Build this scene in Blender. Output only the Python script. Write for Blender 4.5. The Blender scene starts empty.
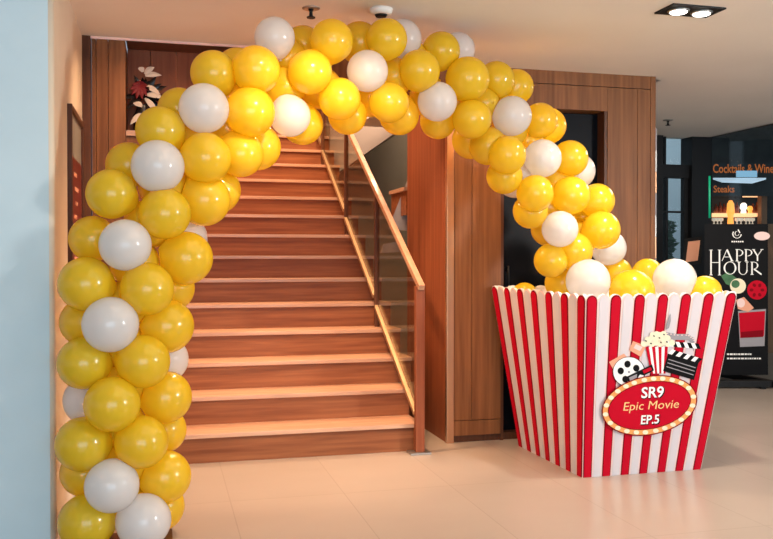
import bpy, bmesh, math, random
from mathutils import Vector, Matrix
random.seed(7)
S = bpy.context.scene
COL = S.collection
# ------------------------------------------------------------------ camera
YAW, PIT, CAMH, FPX = 0.256, -0.013, 1.2, 858.0
CX, CY = 386.5, 269.5
cam = bpy.data.objects.new('camera', bpy.data.cameras.new('camera')); COL.objects.link(cam)
cam.location = (0, 0, CAMH); cam.rotation_euler = (math.pi/2+PIT, 0, -YAW)
cam.data.sensor_width = 36; cam.data.lens = FPX/773*36; cam.data.clip_start = .05
S.camera = cam
# ------------------------------------------------------------------ world, light, exposure
S.view_settings.view_transform = 'Standard'; S.view_settings.look = 'None'
S.view_settings.gamma = 1; S.view_settings.exposure = 0.08; S.view_settings.use_curve_mapping = False
w = bpy.data.worlds.new('world'); S.world = w; w.use_nodes = True
bg = w.node_tree.nodes['Background']; bg.inputs[0].default_value = (.66, .82, 1, 1); bg.inputs[1].default_value = .58
def lamp(name, kind, loc, energy, col, size=.3, target=None, size_y=None, spot=None, blend=.5):
    d = bpy.data.lights.new(name, kind); d.energy = energy; d.color = col
    if kind == 'AREA':
        d.size = size
        if size_y: d.shape = 'RECTANGLE'; d.size_y = size_y
    else: d.shadow_soft_size = size
    if spot: d.spot_size = spot; d.spot_blend = blend
    o = bpy.data.objects.new(name, d); COL.objects.link(o); o.location = loc
    if target is not None:
        o.rotation_euler = (Vector(target)-Vector(loc)).to_track_quat('-Z', 'Y').to_euler()
    return o
WARM, WARMER, COOL = (1, .74, .50), (1, .64, .38), (.60, .83, 1)
lamp('entrance_daylight', 'AREA', (.1, -2.6, 1.5), 160, COOL, 4.2, (.0, 4, 1.75), 2.6)
lamp('side_window_daylight', 'AREA', (5.2, .2, 1.8), 120, (1, .97, .93), .5, (0, 4.4, 1.5), .7)
lamp('ceiling_light_wash', 'AREA', (1.6, 2.6, 2.40), 30, WARM, 3.0, (1.6, 2.6, 0), 2.0)
lamp('stair_spot', 'SPOT', (.85, 4.86, 2.43), 170, WARMER, .06, (.85, 4.86, 0), None, 2.3, .7)
lamp('stair_front_fill', 'SPOT', (.75, 2.9, 2.43), 170, WARMER, .06, (.75, 5.3, .45), None, 1.0, .6)  # added spot with no fitting, brightens the risers from the front
lamp('wing_fill', 'SPOT', (.0, 4.55, 2.43), 30, WARMER, .06, (-.15, 5.1, 1.2), None, 2.2, .8)  # added spot with no fitting, warms the left timber wing
lamp('door_spot', 'SPOT', (2.1, 4.75, 2.43), 50, WARMER, .06, (2.1, 5.2, .9), None, 2.0, .8)
lamp('stairwell_light', 'AREA', (.8, 6.6, 4.2), 190, WARMER, 1.2, (.8, 6.6, 1), 2.4)
lamp('upper_flight_fill', 'AREA', (2.4, 7.6, 4.2), 60, WARM, .6, (2.4, 8.2, 1), .6)  # added unseen light, lifts the dark wall behind the stair glass
lamp('corridor_light', 'AREA', (4.4, 5.6, 2.42), 45, (1, .86, .7), 1.0, (4.4, 5.6, 0), 1.6)
lamp('street_daylight', 'AREA', (6.2, 11.2, 5.0), 110, (.85, .94, 1), 2.0, (7.6, 13, 1.5), 2.0)

# ------------------------------------------------------------------ materials
def mat(name, col, rough=.5, metal=0, coat=0, emit=None, es=0, sss=0, spec=None):
    m = bpy.data.materials.new(name); m.use_nodes = True
    p = m.node_tree.nodes['Principled BSDF']
    p.inputs['Base Color'].default_value = (*col, 1); p.inputs['Roughness'].default_value = rough
    p.inputs['Metallic'].default_value = metal; p.inputs['Coat Weight'].default_value = coat
    if coat: p.inputs['Coat Roughness'].default_value = .05
    if spec is not None: p.inputs['Specular IOR Level'].default_value = spec
    if sss:
        p.inputs['Subsurface Weight'].default_value = sss
        p.inputs['Subsurface Radius'].default_value = (.08, .06, .02); p.inputs['Subsurface Scale'].default_value = .5
    if emit: p.inputs['Emission Color'].default_value = (*emit, 1); p.inputs['Emission Strength'].default_value = es
    return m
def noisy(name, c1, c2, scale=(8, 8, 8), rough=.5, coat=0, detail=4, lo=.3, hi=.7, bump=0):
    m = mat(name, c1, rough, 0, coat); nt = m.node_tree; p = nt.nodes['Principled BSDF']
    g = nt.nodes.new('ShaderNodeNewGeometry'); mp = nt.nodes.new('ShaderNodeMapping'); mp.inputs['Scale'].default_value = scale
    n = nt.nodes.new('ShaderNodeTexNoise'); n.inputs['Scale'].default_value = 1; n.inputs['Detail'].default_value = detail
    r = nt.nodes.new('ShaderNodeValToRGB'); r.color_ramp.elements[0].position = lo; r.color_ramp.elements[1].position = hi
    r.color_ramp.elements[0].color = (*c1, 1); r.color_ramp.elements[1].color = (*c2, 1)
    nt.links.new(g.outputs['Position'], mp.inputs[0]); nt.links.new(mp.outputs[0], n.inputs[0])
    nt.links.new(n.outputs[0], r.inputs[0]); nt.links.new(r.outputs[0], p.inputs['Base Color'])
    if bump:
        b = nt.nodes.new('ShaderNodeBump'); b.inputs['Strength'].default_value = bump; b.inputs['Distance'].default_value = .01
        nt.links.new(n.outputs[0], b.inputs['Height']); nt.links.new(b.outputs[0], p.inputs['Normal'])
    return m
M = {}
M['wood_v'] = noisy('panel wood', (.155, .055, .018), (.265, .104, .037), (38, 38, 1.6), .45)
M['wood_dark'] = noisy('dark wood', (.075, .026, .012), (.13, .05, .024), (38, 38, 1.6), .4)
M['wood_red'] = noisy('reddish side wood', (.20, .050, .020), (.31, .095, .040), (30, 30, 1.2), .45)
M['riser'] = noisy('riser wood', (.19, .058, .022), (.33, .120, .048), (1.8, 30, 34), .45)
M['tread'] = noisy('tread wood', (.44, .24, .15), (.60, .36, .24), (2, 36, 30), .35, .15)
M['rail'] = noisy('rail wood', (.38, .19, .11), (.52, .29, .18), (20, 3, 20), .35, .2)
M['copper'] = mat('copper trim', (.62, .33, .18), .28, .85)
M['brass'] = mat('brass strip', (.52, .34, .19), .42, .7)
M['steel'] = mat('brushed steel', (.40, .39, .37), .4, .95)
M['black'] = mat('black metal', (.010, .010, .011), .45, spec=.2)
M['blackdoor'] = mat('black door', (.006, .007, .010), .35, spec=.06)
M['cream'] = noisy('cream plaster', (.70, .58, .44), (.74, .62, .48), (4, 4, 4), .8)
M['daylit_plaster'] = noisy('daylight tinted plaster', (.56, .66, .69), (.60, .70, .73), (4, 4, 4), .75)  # white wall paint with the cool entrance daylight mixed into its colour
M['ceil'] = noisy('ceiling paint', (.80, .76, .71), (.83, .79, .74), (2, 2, 2), .85)
M['grey_wall'] = noisy('olive grey wall', (.26, .24, .20), (.30, .28, .24), (3, 3, 3), .7)
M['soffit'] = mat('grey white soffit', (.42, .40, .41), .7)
def latex(name, col):
    m = mat(name, col, .24, 0, .9); nt = m.node_tree; p = nt.nodes['Principled BSDF']; o = nt.nodes['Material Output']
    t = nt.nodes.new('ShaderNodeBsdfTranslucent'); t.inputs[0].default_value = (*col, 1); mx = nt.nodes.new('ShaderNodeMixShader'); mx.inputs[0].default_value = .55
    nt.links.new(p.outputs[0], mx.inputs[1]); nt.links.new(t.outputs[0], mx.inputs[2]); nt.links.new(mx.outputs[0], o.inputs[0])
    return m
M['yellow'] = latex('yellow latex', (.93, .70, .035)); M['white'] = latex('white latex', (.88, .86, .85))
M['red'] = mat('red print', (.52, .004, .020), .5, spec=.06)
M['darkred'] = mat('dark red print', (.22, .002, .009), .5, spec=.06)
M['stripewhite'] = mat('off white print', (.66, .60, .62), .5)
M['outline'] = mat('pale pink outline', (.86, .62, .58), .5)
M['board'] = mat('white foam board', (.78, .74, .72), .6)
M['cream_print'] = mat('cream print', (.88, .78, .55), .5)
M['blackprint'] = mat('black print', (.008, .008, .009), .5, spec=.06)
M['greyprint'] = mat('grey print', (.30, .28, .30), .5)
M['peach'] = mat('peach print', (.80, .36, .22), .5)
M['gold'] = mat('orange print', (.88, .36, .10), .5)
M['whiteprint'] = mat('white print', (.9, .88, .85), .5)
M['yellowtext'] = mat('pale orange print', (.95, .58, .25), .5)
M['orangeletter'] = mat('lit orange letters', (.5, .12, .02), .5, emit=(1, .25, .05), es=.30)
M['glowshelf'] = mat('lit shelf edge', (.8, .4, .2), .5, emit=(1, .50, .24), es=1.5)
M['glowamber'] = mat('glowing amber glass', (.8, .3, .05), .3, emit=(1, .36, .06), es=1.5)
M['glowwhite'] = mat('lamp glass', (.9, .9, .9), .3, emit=(1, .85, .7), es=1.8)
M['lampdisc'] = mat('lit lamp', (1, 1, 1), .3, emit=(1, .95, .88), es=6)
M['neon_reflection'] = mat('green neon', (0, .3, .15), .3, emit=(.02, .5, .24), es=.2)  # emission imitates a faint green glow mirrored on the dark column
M['screen'] = mat('lit screen', (.1, .2, .3), .3, emit=(.28, .52, .72), es=.8)
M['reflected_panel'] = mat('reflected light panel', (.3, .4, .5), .3, emit=(.50, .62, .74), es=.9)
M['leaf'] = noisy('leaf', (.02, .10, .03), (.05, .18, .06), (30, 30, 30), .5)
M['redpetal'] = mat('red petal', (.15, .006, .012), .5)
M['paleleaf'] = mat('pale leaf', (.55, .46, .40), .5)
M['darkvase'] = mat('dark vase', (.012, .009, .010), .25)
M['barwood'] = noisy('bar timber', (.26, .12, .06), (.36, .18, .09), (20, 20, 3), .5)
M['bar_dark'] = noisy('bar dark wall', (.012, .018, .022), (.03, .04, .045), (5, 5, 5), .6)
M['pot'] = mat('concrete pot', (.25, .25, .25), .8)
def tile_mat():
    m = noisy('beige floor tile', (.36, .30, .258), (.40, .335, .29), (1.3, 2.2, 1), .28, .0, 6)
    nt = m.node_tree; p = nt.nodes['Principled BSDF']
    g = nt.nodes.new('ShaderNodeNewGeometry'); mp = nt.nodes.new('ShaderNodeMapping')
    mp.inputs['Location'].default_value = (-.323, -.28, 0)
    br = nt.nodes.new('ShaderNodeTexBrick'); br.offset = 0; br.squash = 1
    br.inputs['Color1'].default_value = (1, 1, 1, 1); br.inputs['Color2'].default_value = (.955, .955, .955, 1); br.inputs['Mortar'].default_value = (.80, .78, .75, 1)
    br.inputs['Scale'].default_value = 1; br.inputs['Mortar Size'].default_value = .003; br.inputs['Brick Width'].default_value = .573; br.inputs['Row Height'].default_value = 1.0
    mx = nt.nodes.new('ShaderNodeMix'); mx.data_type = 'RGBA'; mx.blend_type = 'MULTIPLY'; mx.inputs[0].default_value = 1
    src = p.inputs['Base Color'].links[0].from_socket
    nt.links.new(g.outputs['Position'], mp.inputs[0]); nt.links.new(mp.outputs[0], br.inputs[0])
    nt.links.new(src, mx.inputs[6]); nt.links.new(br.outputs[0], mx.inputs[7]); nt.links.new(mx.outputs[2], p.inputs['Base Color'])
    return m
M['tile'] = tile_mat()
for k_ in ('wood_v', 'wood_dark', 'wood_red', 'riser'): M[k_].node_tree.nodes['Principled BSDF'].inputs['Specular IOR Level'].default_value = .22
def glass_mat(name, tint, refl):
    m = bpy.data.materials.new(name); m.use_nodes = True; nt = m.node_tree
    for n in list(nt.nodes): nt.nodes.remove(n)
    o = nt.nodes.new('ShaderNodeOutputMaterial'); mx = nt.nodes.new('ShaderNodeMixShader')
    t = nt.nodes.new('ShaderNodeBsdfTransparent'); t.inputs[0].default_value = (*tint, 1)
    g = nt.nodes.new('ShaderNodeBsdfGlossy'); g.inputs['Roughness'].default_value = .02; g.inputs['Color'].default_value = (.9, .9, .9, 1)
    lw = nt.nodes.new('ShaderNodeLayerWeight'); lw.inputs[0].default_value = .5
    pw = nt.nodes.new('ShaderNodeMath'); pw.operation = 'POWER'; pw.inputs[1].default_value = 4
    f = nt.nodes.new('ShaderNodeMath'); f.operation = 'MULTIPLY_ADD'; f.inputs[1].default_value = refl; f.inputs[2].default_value = .025
    nt.links.new(lw.outputs['Facing'], pw.inputs[0]); nt.links.new(pw.outputs[0], f.inputs[0])
    nt.links.new(f.outputs[0], mx.inputs[0]); nt.links.new(t.outputs[0], mx.inputs[1]); nt.links.new(g.outputs[0], mx.inputs[2]); nt.links.new(mx.outputs[0], o.inputs[0])
    return m
M['glass'] = glass_mat('stair glass', (.84, .83, .76), .35)
M['shopglass'] = glass_mat('shop glass', (.92, .96, .96), .25)

# ------------------------------------------------------------------ helpers
SY, CYW, SP, CP = math.sin(YAW), math.cos(YAW), math.sin(PIT), math.cos(PIT)
CAMP = Vector((0, 0, CAMH)); RGT = Vector((CYW, -SY, 0)); FWD = Vector((SY*CP, CYW*CP, SP)); UPV = Vector((-SY*SP, -CYW*SP, CP))
def ray(u, v): return FWD + RGT*((u-CX)/FPX) + UPV*((CY-v)/FPX)
def pix(u, v, d): return CAMP + ray(u, v)*d                         # image point + depth -> place in the room
def on_plane(u, v, p0, n):
    r = ray(u, v); return CAMP + r*((p0-CAMP).dot(n)/r.dot(n))
def cam2w(a, d, z=0): return Vector((a*CYW+d*SY, -a*SY+d*CYW, z))
WORLD = {}
class MB:
    def __init__(s): s.bm = bmesh.new(); s.mats = []
    def mi(s, m):
        if m not in s.mats: s.mats.append(m)
        return s.mats.index(m)
    def face(s, pts, m):
        f = s.bm.faces.new([s.bm.verts.new(p) for p in pts]); f.material_index = s.mi(m); return f
    def box(s, x0, x1, y0, y1, z0, z1, m, T=None):
        v = [Vector((x, y, z)) for z in (z0, z1) for y in (y0, y1) for x in (x0, x1)]
        if T: v = [T @ p for p in v]
        v = [s.bm.verts.new(p) for p in v]; i = s.mi(m)
        for q in ((0,2,3,1), (4,5,7,6), (0,1,5,4), (2,6,7,3), (0,4,6,2), (1,3,7,5)):
            s.bm.faces.new([v[k] for k in q]).material_index = i
        return s
    def beam(s, a, b, wx, wy, m, up=(0, 0, 1)):                      # rectangular bar a -> b
        a, b = Vector(a), Vector(b); d = (b-a).normalized(); x = d.cross(Vector(up)).normalized(); y = x.cross(d)
        T = Matrix((( x.x, d.x, y.x, a.x), (x.y, d.y, y.y, a.y), (x.z, d.z, y.z, a.z), (0, 0, 0, 1)))
        return s.box(-wx/2, wx/2, 0, (b-a).length, -wy/2, wy/2, m, T)
    def lathe(s, prof, m, at=(0, 0, 0), n=20, T=None):
        i = s.mi(m); rings = []
        for r, z in prof:
            ring = []
            for k in range(n):
                a = 2*math.pi*k/n; p = Vector((r*math.cos(a), r*math.sin(a), z))
                p = (T @ p) if T else p+Vector(at); ring.append(s.bm.verts.new(p))
            rings.append(ring)
        for A, B in zip(rings, rings[1:]):
            for k in range(n):
                f = s.bm.faces.new((A[k], A[(k+1)%n], B[(k+1)%n], B[k])); f.material_index = i; f.smooth = True
        for rg, rev in ((rings[0], True), (rings[-1], False)):
            f = s.bm.faces.new(rg[::-1] if rev else rg); f.material_index = i
        return s
    def tube(s, pts, r, m, n=10):
        pts = [Vector(p) for p in pts]; i = s.mi(m); rings = []
        for k, p in enumerate(pts):
            d = (pts[min(k+1, len(pts)-1)]-pts[max(k-1, 0)]).normalized()
            x = d.cross(Vector((.3, .9, .2))).normalized(); y = d.cross(x)
            rings.append([s.bm.verts.new(p+(x*math.cos(2*math.pi*j/n)+y*math.sin(2*math.pi*j/n))*r) for j in range(n)])
        for A, B in zip(rings, rings[1:]):
            for k in range(n):
                f = s.bm.faces.new((A[k], A[(k+1)%n], B[(k+1)%n], B[k])); f.material_index = i; f.smooth = True
        for rg in (rings[0][::-1], rings[-1]): s.bm.faces.new(rg).material_index = i
        return s
    def build(s, name, parent=None, bevel=0, loc=None):
        bmesh.ops.recalc_face_normals(s.bm, faces=s.bm.faces)
        if bevel: bmesh.ops.bevel(s.bm, geom=list(s.bm.edges), offset=bevel, segments=2, profile=.7, affect='EDGES')
        me = bpy.data.meshes.new(name); s.bm.to_mesh(me); s.bm.free()
        for m in s.mats: me.materials.append(m)
        o = bpy.data.objects.new(name, me); COL.objects.link(o)
        if parent:
            pw = WORLD.get(parent.name, parent.matrix_world.copy()); o.parent = parent; me.transform(pw.inverted()); WORLD[o.name] = pw
        return o
def tag(o, label=None, cat=None, group=None, kind=None):
    if label: o['label'] = label
    if cat: o['category'] = cat
    if group: o['group'] = group
    if kind: o['kind'] = kind
    return o
def thing(name, loc, label, cat, group=None):
    o = bpy.data.objects.new(name, None); COL.objects.link(o); o.empty_display_size = .1
    o.location = loc; WORLD[o.name] = Matrix.Translation(loc)
    return tag(o, label, cat, group)
def struct(name, mb, bevel=0, label=None): 
    o = mb.build(name, None, bevel); o['kind'] = 'structure'
    if label: o['label'] = label
    return o
def poly(mb, pts2, frame, m, off=0, thick=None):
    f = mb.face([frame(x, y, off) for x, y in pts2], m)
def ellipse(cx, cy, a, b, rot=0, n=40):
    c, s_ = math.cos(rot), math.sin(rot)
    return [(cx+a*math.cos(2*math.pi*k/n)*c-b*math.sin(2*math.pi*k/n)*s_, cy+a*math.cos(2*math.pi*k/n)*s_+b*math.sin(2*math.pi*k/n)*c) for k in range(n)]
def text_into(mb, body, frame, m, cx, cy, width, height, off, shear=0, bold=0, rot=0):
    """lettering laid flat on a surface; frame maps (x right, y down) to a place on it"""
    c = bpy.data.curves.new('t', 'FONT'); c.body = body; c.offset = bold; c.shear = shear; c.resolution_u = 3
    o = bpy.data.objects.new('t', c); COL.objects.link(o); bpy.context.view_layer.update()
    me = bpy.data.meshes.new_from_object(o.evaluated_get(bpy.context.evaluated_depsgraph_get()))
    xs = [v.co.x for v in me.vertices]; ys = [v.co.y for v in me.vertices]
    x0, x1, y0, y1 = min(xs), max(xs), min(ys), max(ys); i = mb.mi(m)
    cr, sr = math.cos(rot), math.sin(rot)
    vs = []
    for v in me.vertices:
        X = ((v.co.x-x0)/(x1-x0)-.5)*width; Y = -((v.co.y-y0)/(y1-y0)-.5)*height
        vs.append(mb.bm.verts.new(frame(cx+X*cr-Y*sr, cy+X*sr+Y*cr, off)))
    for p in me.polygons:
        try: mb.bm.faces.new([vs[k] for k in p.vertices]).material_index = i
        except ValueError: pass
    bpy.data.objects.remove(o); bpy.data.curves.remove(c); bpy.data.meshes.remove(me)

# ------------------------------------------------------------------ the setting
ZC = 2.452; YW = 5.123; XL = -.43; YP = 5.27; XP0, XP1 = 1.787, 3.297; XS = 5.50; YF = 7.85
struct('floor', MB().box(-6, 12, -4, 14, -.1, 0, M['tile']))
cl = MB(); cl.box(-6, XS, -4, YW, ZC, ZC+.12, M['ceil']); cl.box(XP0, XS, YW, YF+.1, ZC, ZC+.12, M['ceil'])
struct('ceiling', cl)
# pale wall at the left: a corner, one face towards the entrance, one running back to the timber
wl = MB(); prof = []
rc = .022
for k in range(9):
    a = math.pi/2*k/8; prof.append((XL-rc+rc*math.sin(a), 3.79+rc-rc*math.cos(a)))
pts = [(-4, 3.79)] + prof + [(XL, YW), (-4, YW)]
n = len(pts); lo = [wl.bm.verts.new((x, y, 0)) for x, y in pts]; hi = [wl.bm.verts.new((x, y, ZC)) for x, y in pts]
for k in range(n):
    f = wl.bm.faces.new((lo[k], lo[(k+1)%n], hi[(k+1)%n], hi[k])); f.material_index = wl.mi(M['daylit_plaster'] if k in (0,) else M['cream'])
    f.smooth = 1 <= k <= 8
wl.bm.faces.new(hi); wl.bm.faces.new(lo[::-1])
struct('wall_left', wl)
# timber wall over and beside the stairs (left wing, recess with ledge, lintel)
wb = MB(); W = M['wood_v']; XST = 0.02
wb.box(XL, XL+.045, YW-.02, YW+.06, 0, ZC, M['wood_dark'])
xs_ = [XL+.05, XL+.075, XL+.14, -.195]
for a, b in zip(xs_, xs_[1:]): wb.box(a, b-.003, YW, YW+.34, 0, ZC-.012, W)
wb.box(-.195, XST, YW+.004, YW+.34, 0, 1.90, W)
wb.box(-.195, .60, YW-.012, YW+.34, 1.90, 1.93, M['tread'])          # ledge
wb.box(-.195, .60, YW+.001, YW+.34, ZC-.004, ZC+.05, M['wood_dark'])
xj = -.195
for b in (-.06, .09, .24, .42, .60):                                 # back of the recess, boarded
    wb.box(xj, b-.004, YW+.24, YW+.34, 1.93, ZC, M['wood_red']); xj = b
wb.box(.60, 1.78, YW, YW+.34, 2.16, ZC-.012, W)
wb.box(XL, 1.78, YW-.012, YW, ZC-.012, ZC, M['outline'])
struct('wall_stair_front', wb)
ws = MB()
ws.box(XST-.1, XST, YW+.34, 9.4, 0, 4.5, M['wood_v'])
ws.box(XST-.1, 3.4, 9.4, 9.5, 0, 4.5, M['wood_red'])
ws.box(3.3, 3.4, 6.21, 9.4, 0, 4.5, M['grey_wall'])
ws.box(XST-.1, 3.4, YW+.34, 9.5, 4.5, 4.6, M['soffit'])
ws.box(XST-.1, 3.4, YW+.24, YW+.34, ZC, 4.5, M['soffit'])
struct('wall_stairwell', ws)
# timber block right of the stairs with the black door
pb = MB()
DX0, DX1, DZ = 2.158, 2.931, 2.20
pb.box(XP0, XP0+.02, YP+.02, 6.21, .0, ZC, M['wood_red'])
pb.box(XP0+.02, XP1-.02, YP+.16, 6.21, 0, ZC, M['wood_dark'])
for a, b in ((XP0+.045, 1.955), (1.955, DX0)):
    pb.box(a+.002, b-.002, YP, YP+.2, .145, 2.36, W)
for a, b in ((DX1, 3.16), (3.16, 3.26)):
    pb.box(a+.002, b-.002, YP, YP+.2, .145, 2.36, W)
pb.box(DX0, DX1, YP, YP+.2, DZ, 2.36, W)
pb.box(XP0+.045, 3.26, YP+.001, YP+.2, 2.365, ZC, W)
pb.box(XP0+.045, DX0-.002, YP+.001, YP+.2, .045, .14, W); pb.box(DX1+.002, 3.26, YP+.001, YP+.2, .045, .14, W)
pb.box(XP0+.03, XP1-.03, YP+.02, YP+.2, 0, .045, M['wood_dark'])
pb.box(DX0, DX0+.02, YP+.005, YP+.16, 0, DZ, M['wood_dark']); pb.box(DX1-.02, DX1, YP+.005, YP+.16, 0, DZ, M['wood_dark'])
pb.box(3.26, XP1, YP-.004, 6.21, 0, ZC, M['wood_v'])
struct('wall_door_block', pb)
struct('trim_1', MB().box(XP0-.006, XP0+.042, YP-.008, YP+.03, 0, ZC, M['copper']), .002, 'copper corner trim of the timber block')
t2 = MB()
for k in range(14): t2.box(XP1, XP1+.012, YP, YP+.06, .15*k, .15*k+.148, (M['steel'], M['copper'], M['greyprint'])[(k*2) % 3])  # alternating segment colours imitate reflections along the shiny strip
struct('trim_2', t2, .001, 'polished steel strip on the right end of the timber block')
d1 = MB().box(DX0+.022, DX1-.022, YP+.10, YP+.15, 0, DZ-.01, M['blackdoor'])
d1 = struct('door_1', d1, .002, 'black door set back in the timber block')
dh = MB().tube([(DX0+.08, YP+.07, .95), (DX0+.08, YP+.07, 1.15)], .008, M['black']); dh.box(DX0+.072, DX0+.088, YP+.07, YP+.10, .96, .98, M['black']); dh.box(DX0+.072, DX0+.088, YP+.07, YP+.10, 1.12, 1.14, M['black'])
dh.build('door_handle', d1)
# glazed end wall of the corridor and the shop front beside it
wf = MB(); K = M['black']
for a, b, z0, z1 in ((XP1, 4.94, 0, ZC), (5.276, XS+.01, 0, ZC+.3)): wf.box(a, b, YF-.1, YF+.1, z0, z1, K)
wf.box(4.94, 5.276, YF-.05, YF+.05, 2.03, 2.165, K); wf.box(4.94, 5.276, YF-.05, YF+.05, 0, .08, K)
wf.box(XP1, XP1+.1, 6.21, YF, 0, ZC, M['cream'])
struct('wall_corridor_end', wf)
w1 = MB()
w1.box(5.02, 5.045, YF-.03, YF+.03, .08, 2.03, K); w1.box(5.0, 5.02, YF-.03, YF+.03, 2.165, ZC, K); w1.box(4.94, 5.276, YF-.02, YF+.02, 1.67, 1.69, K); w1.box(4.94, 5.276, YF-.02, YF+.02, .9, .93, K)
w1.box(5.23, 5.276, YF-.03, YF+.03, .08, 2.03, K)
w1 = struct('window_1', w1, 0, 'black framed corridor window behind the menu stand')
MB().box(4.94, 5.276, YF-.004, YF+.004, .08, ZC, M['shopglass']).build('pane', w1)
w2 = MB(); w2.box(XS-.03, XS+.03, -2, YF-.1, 0, .06, K); w2.box(XS-.03, XS+.03, -2, YF-.1, ZC, ZC+.3, K)
w2 = struct('window_2', w2, 0, 'shop front glazing of the bar')
MB().box(XS-.005, XS+.005, -2, YF-.1, .06, ZC, M['shopglass']).build('pane', w2)

# ------------------------------------------------------------------ staircase
RZ, GO, Y0, XG = .1745, .2716, 5.109, 1.517
XR = 1.655
st = thing('staircase', (.9, Y0, 0), 'reddish timber staircase rising behind the balloon arch', 'stairs')
NST = 15
for k in range(1, NST+1):
    y = Y0+(k-1)*GO; xr = 1.565 if k <= 2 else XR
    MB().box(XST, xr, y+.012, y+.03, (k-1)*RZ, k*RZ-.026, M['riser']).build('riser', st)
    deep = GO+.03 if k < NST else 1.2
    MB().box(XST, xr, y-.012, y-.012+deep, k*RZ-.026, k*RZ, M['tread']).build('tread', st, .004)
sb = MB()
prf = [(Y0+.04, 0)] + [p for k in range(1, NST) for p in ((Y0+(k-1)*GO+.04, k*RZ-.036), (Y0+k*GO+.04, k*RZ-.036))] + [(Y0+NST*GO, NST*RZ-.036), (Y0+NST*GO, 0)]
L = [sb.bm.verts.new((XST+.002, y, z)) for y, z in prf]; Rr = [sb.bm.verts.new((1.562, y, z)) for y, z in prf]
i = sb.mi(M['wood_dark']); sb.bm.faces.new(L).material_index = i; sb.bm.faces.new(Rr[::-1]).material_index = i
for k in range(len(prf)): sb.bm.faces.new((L[k], L[(k+1)%len(prf)], Rr[(k+1)%len(prf)], Rr[k])).material_index = i
sb.build('carcass', st)
# balustrade: newel, handrail, uprights, glass, brass bottom rails
bal = thing('glass_balustrade', (1.53, 5.04, 0), 'glass balustrade with timber handrail on the right of the stairs', 'railing')
XB = 1.53
nw = MB().box(XB-.028, XB+.028, 5.025, 5.065, .012, 1.03, M['wood_red']).build('newel_post', bal, .002)
MB().box(XB-.07, XB+.06, 4.99, 5.095, 0, .012, M['steel']).build('base_plate', nw, .003)
def hr(y): return 1.05+(y-5.05)*.598
MB().beam((XB, 5.0, hr(5.0)), (XB, 9.2, hr(9.2)), .038, .036, M['rail']).build('handrail', bal, .004)
posts = [6.13, 7.21, 8.31]
def nose(y): return RZ+(y-Y0)*RZ/GO
for y in posts:
    MB().box(XB-.016, XB+.016, y-.02, y+.02, (int((y-Y0)/GO)+1)*RZ, hr(y)-.02, M['wood_dark']).build('upright', bal, .002)
edges = [5.07]+posts+[9.2]
for a, b in zip(edges, edges[1:]):
    a2, b2 = a+.022, b-.022
    MB().beam((XB-.012, a2, nose(a2)+.075), (XB-.012, b2, nose(b2)+.03), .024, .03, M['brass']).build('bottom_rail', bal, .002)
    g = MB(); P = [(a2, nose(a2)+.09), (b2, nose(b2)+.05), (b2, hr(b2)-.025), (a2, hr(a2)-.025)]
    for xx in (XB-.004, XB+.004): g.face([(xx, y, z) for y, z in P], M['glass'])
    g.build('glass_panel', bal)
# second flight seen between the uprights and the timber block
uf = thing('upper_stair_flight', (2.2, 7.3, 0), 'upper flight of stairs half hidden behind the timber block', 'stairs')
for k in range(4):
    x = 1.80+.25*k; z = 1.75+.215*k
    MB().box(x, x+.28, 6.35, 6.8, z-.03, z, M['tread']).build('tread', uf, .003)
    MB().box(x+.02, x+.04, 6.35, 6.8, z-.215, z-.03, M['riser']).build('riser', uf)
MB().box(1.66, 3.28, 8.8, 8.86, 0, 4.0, M['grey_wall']).build('side_wall', uf)
def wedge(pts, d, dv, m, name):
    mb = MB(); q = [pix(u, v, d) for u, v in pts]; n_ = len(q)
    mb.face(q, m); mb.face([p+dv for p in q], m)
    for k in range(n_): mb.face([q[k], q[(k+1) % n_], q[(k+1) % n_]+dv, q[k]+dv], m)
    return mb.build(name, uf)
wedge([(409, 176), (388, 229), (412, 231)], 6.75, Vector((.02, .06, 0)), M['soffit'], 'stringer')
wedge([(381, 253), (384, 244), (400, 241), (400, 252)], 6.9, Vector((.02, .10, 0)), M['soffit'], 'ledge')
sl = MB()
A = pix(330, 178.5, 8.6); B = pix(420, 115.5, 8.2)
q = [A, B, B+Vector((0, 0, 1.4)), A+Vector((0, 0, 1.4))]; dv = Vector((.05, .3, 0))
sl.face(q, M['soffit']); sl.face([p+dv for p in q], M['soffit'])
for k in range(4): sl.face([q[k], q[(k+1)%4], q[(k+1)%4]+dv, q[k]+dv], M['soffit'])
sl.build('soffit', uf)

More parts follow.
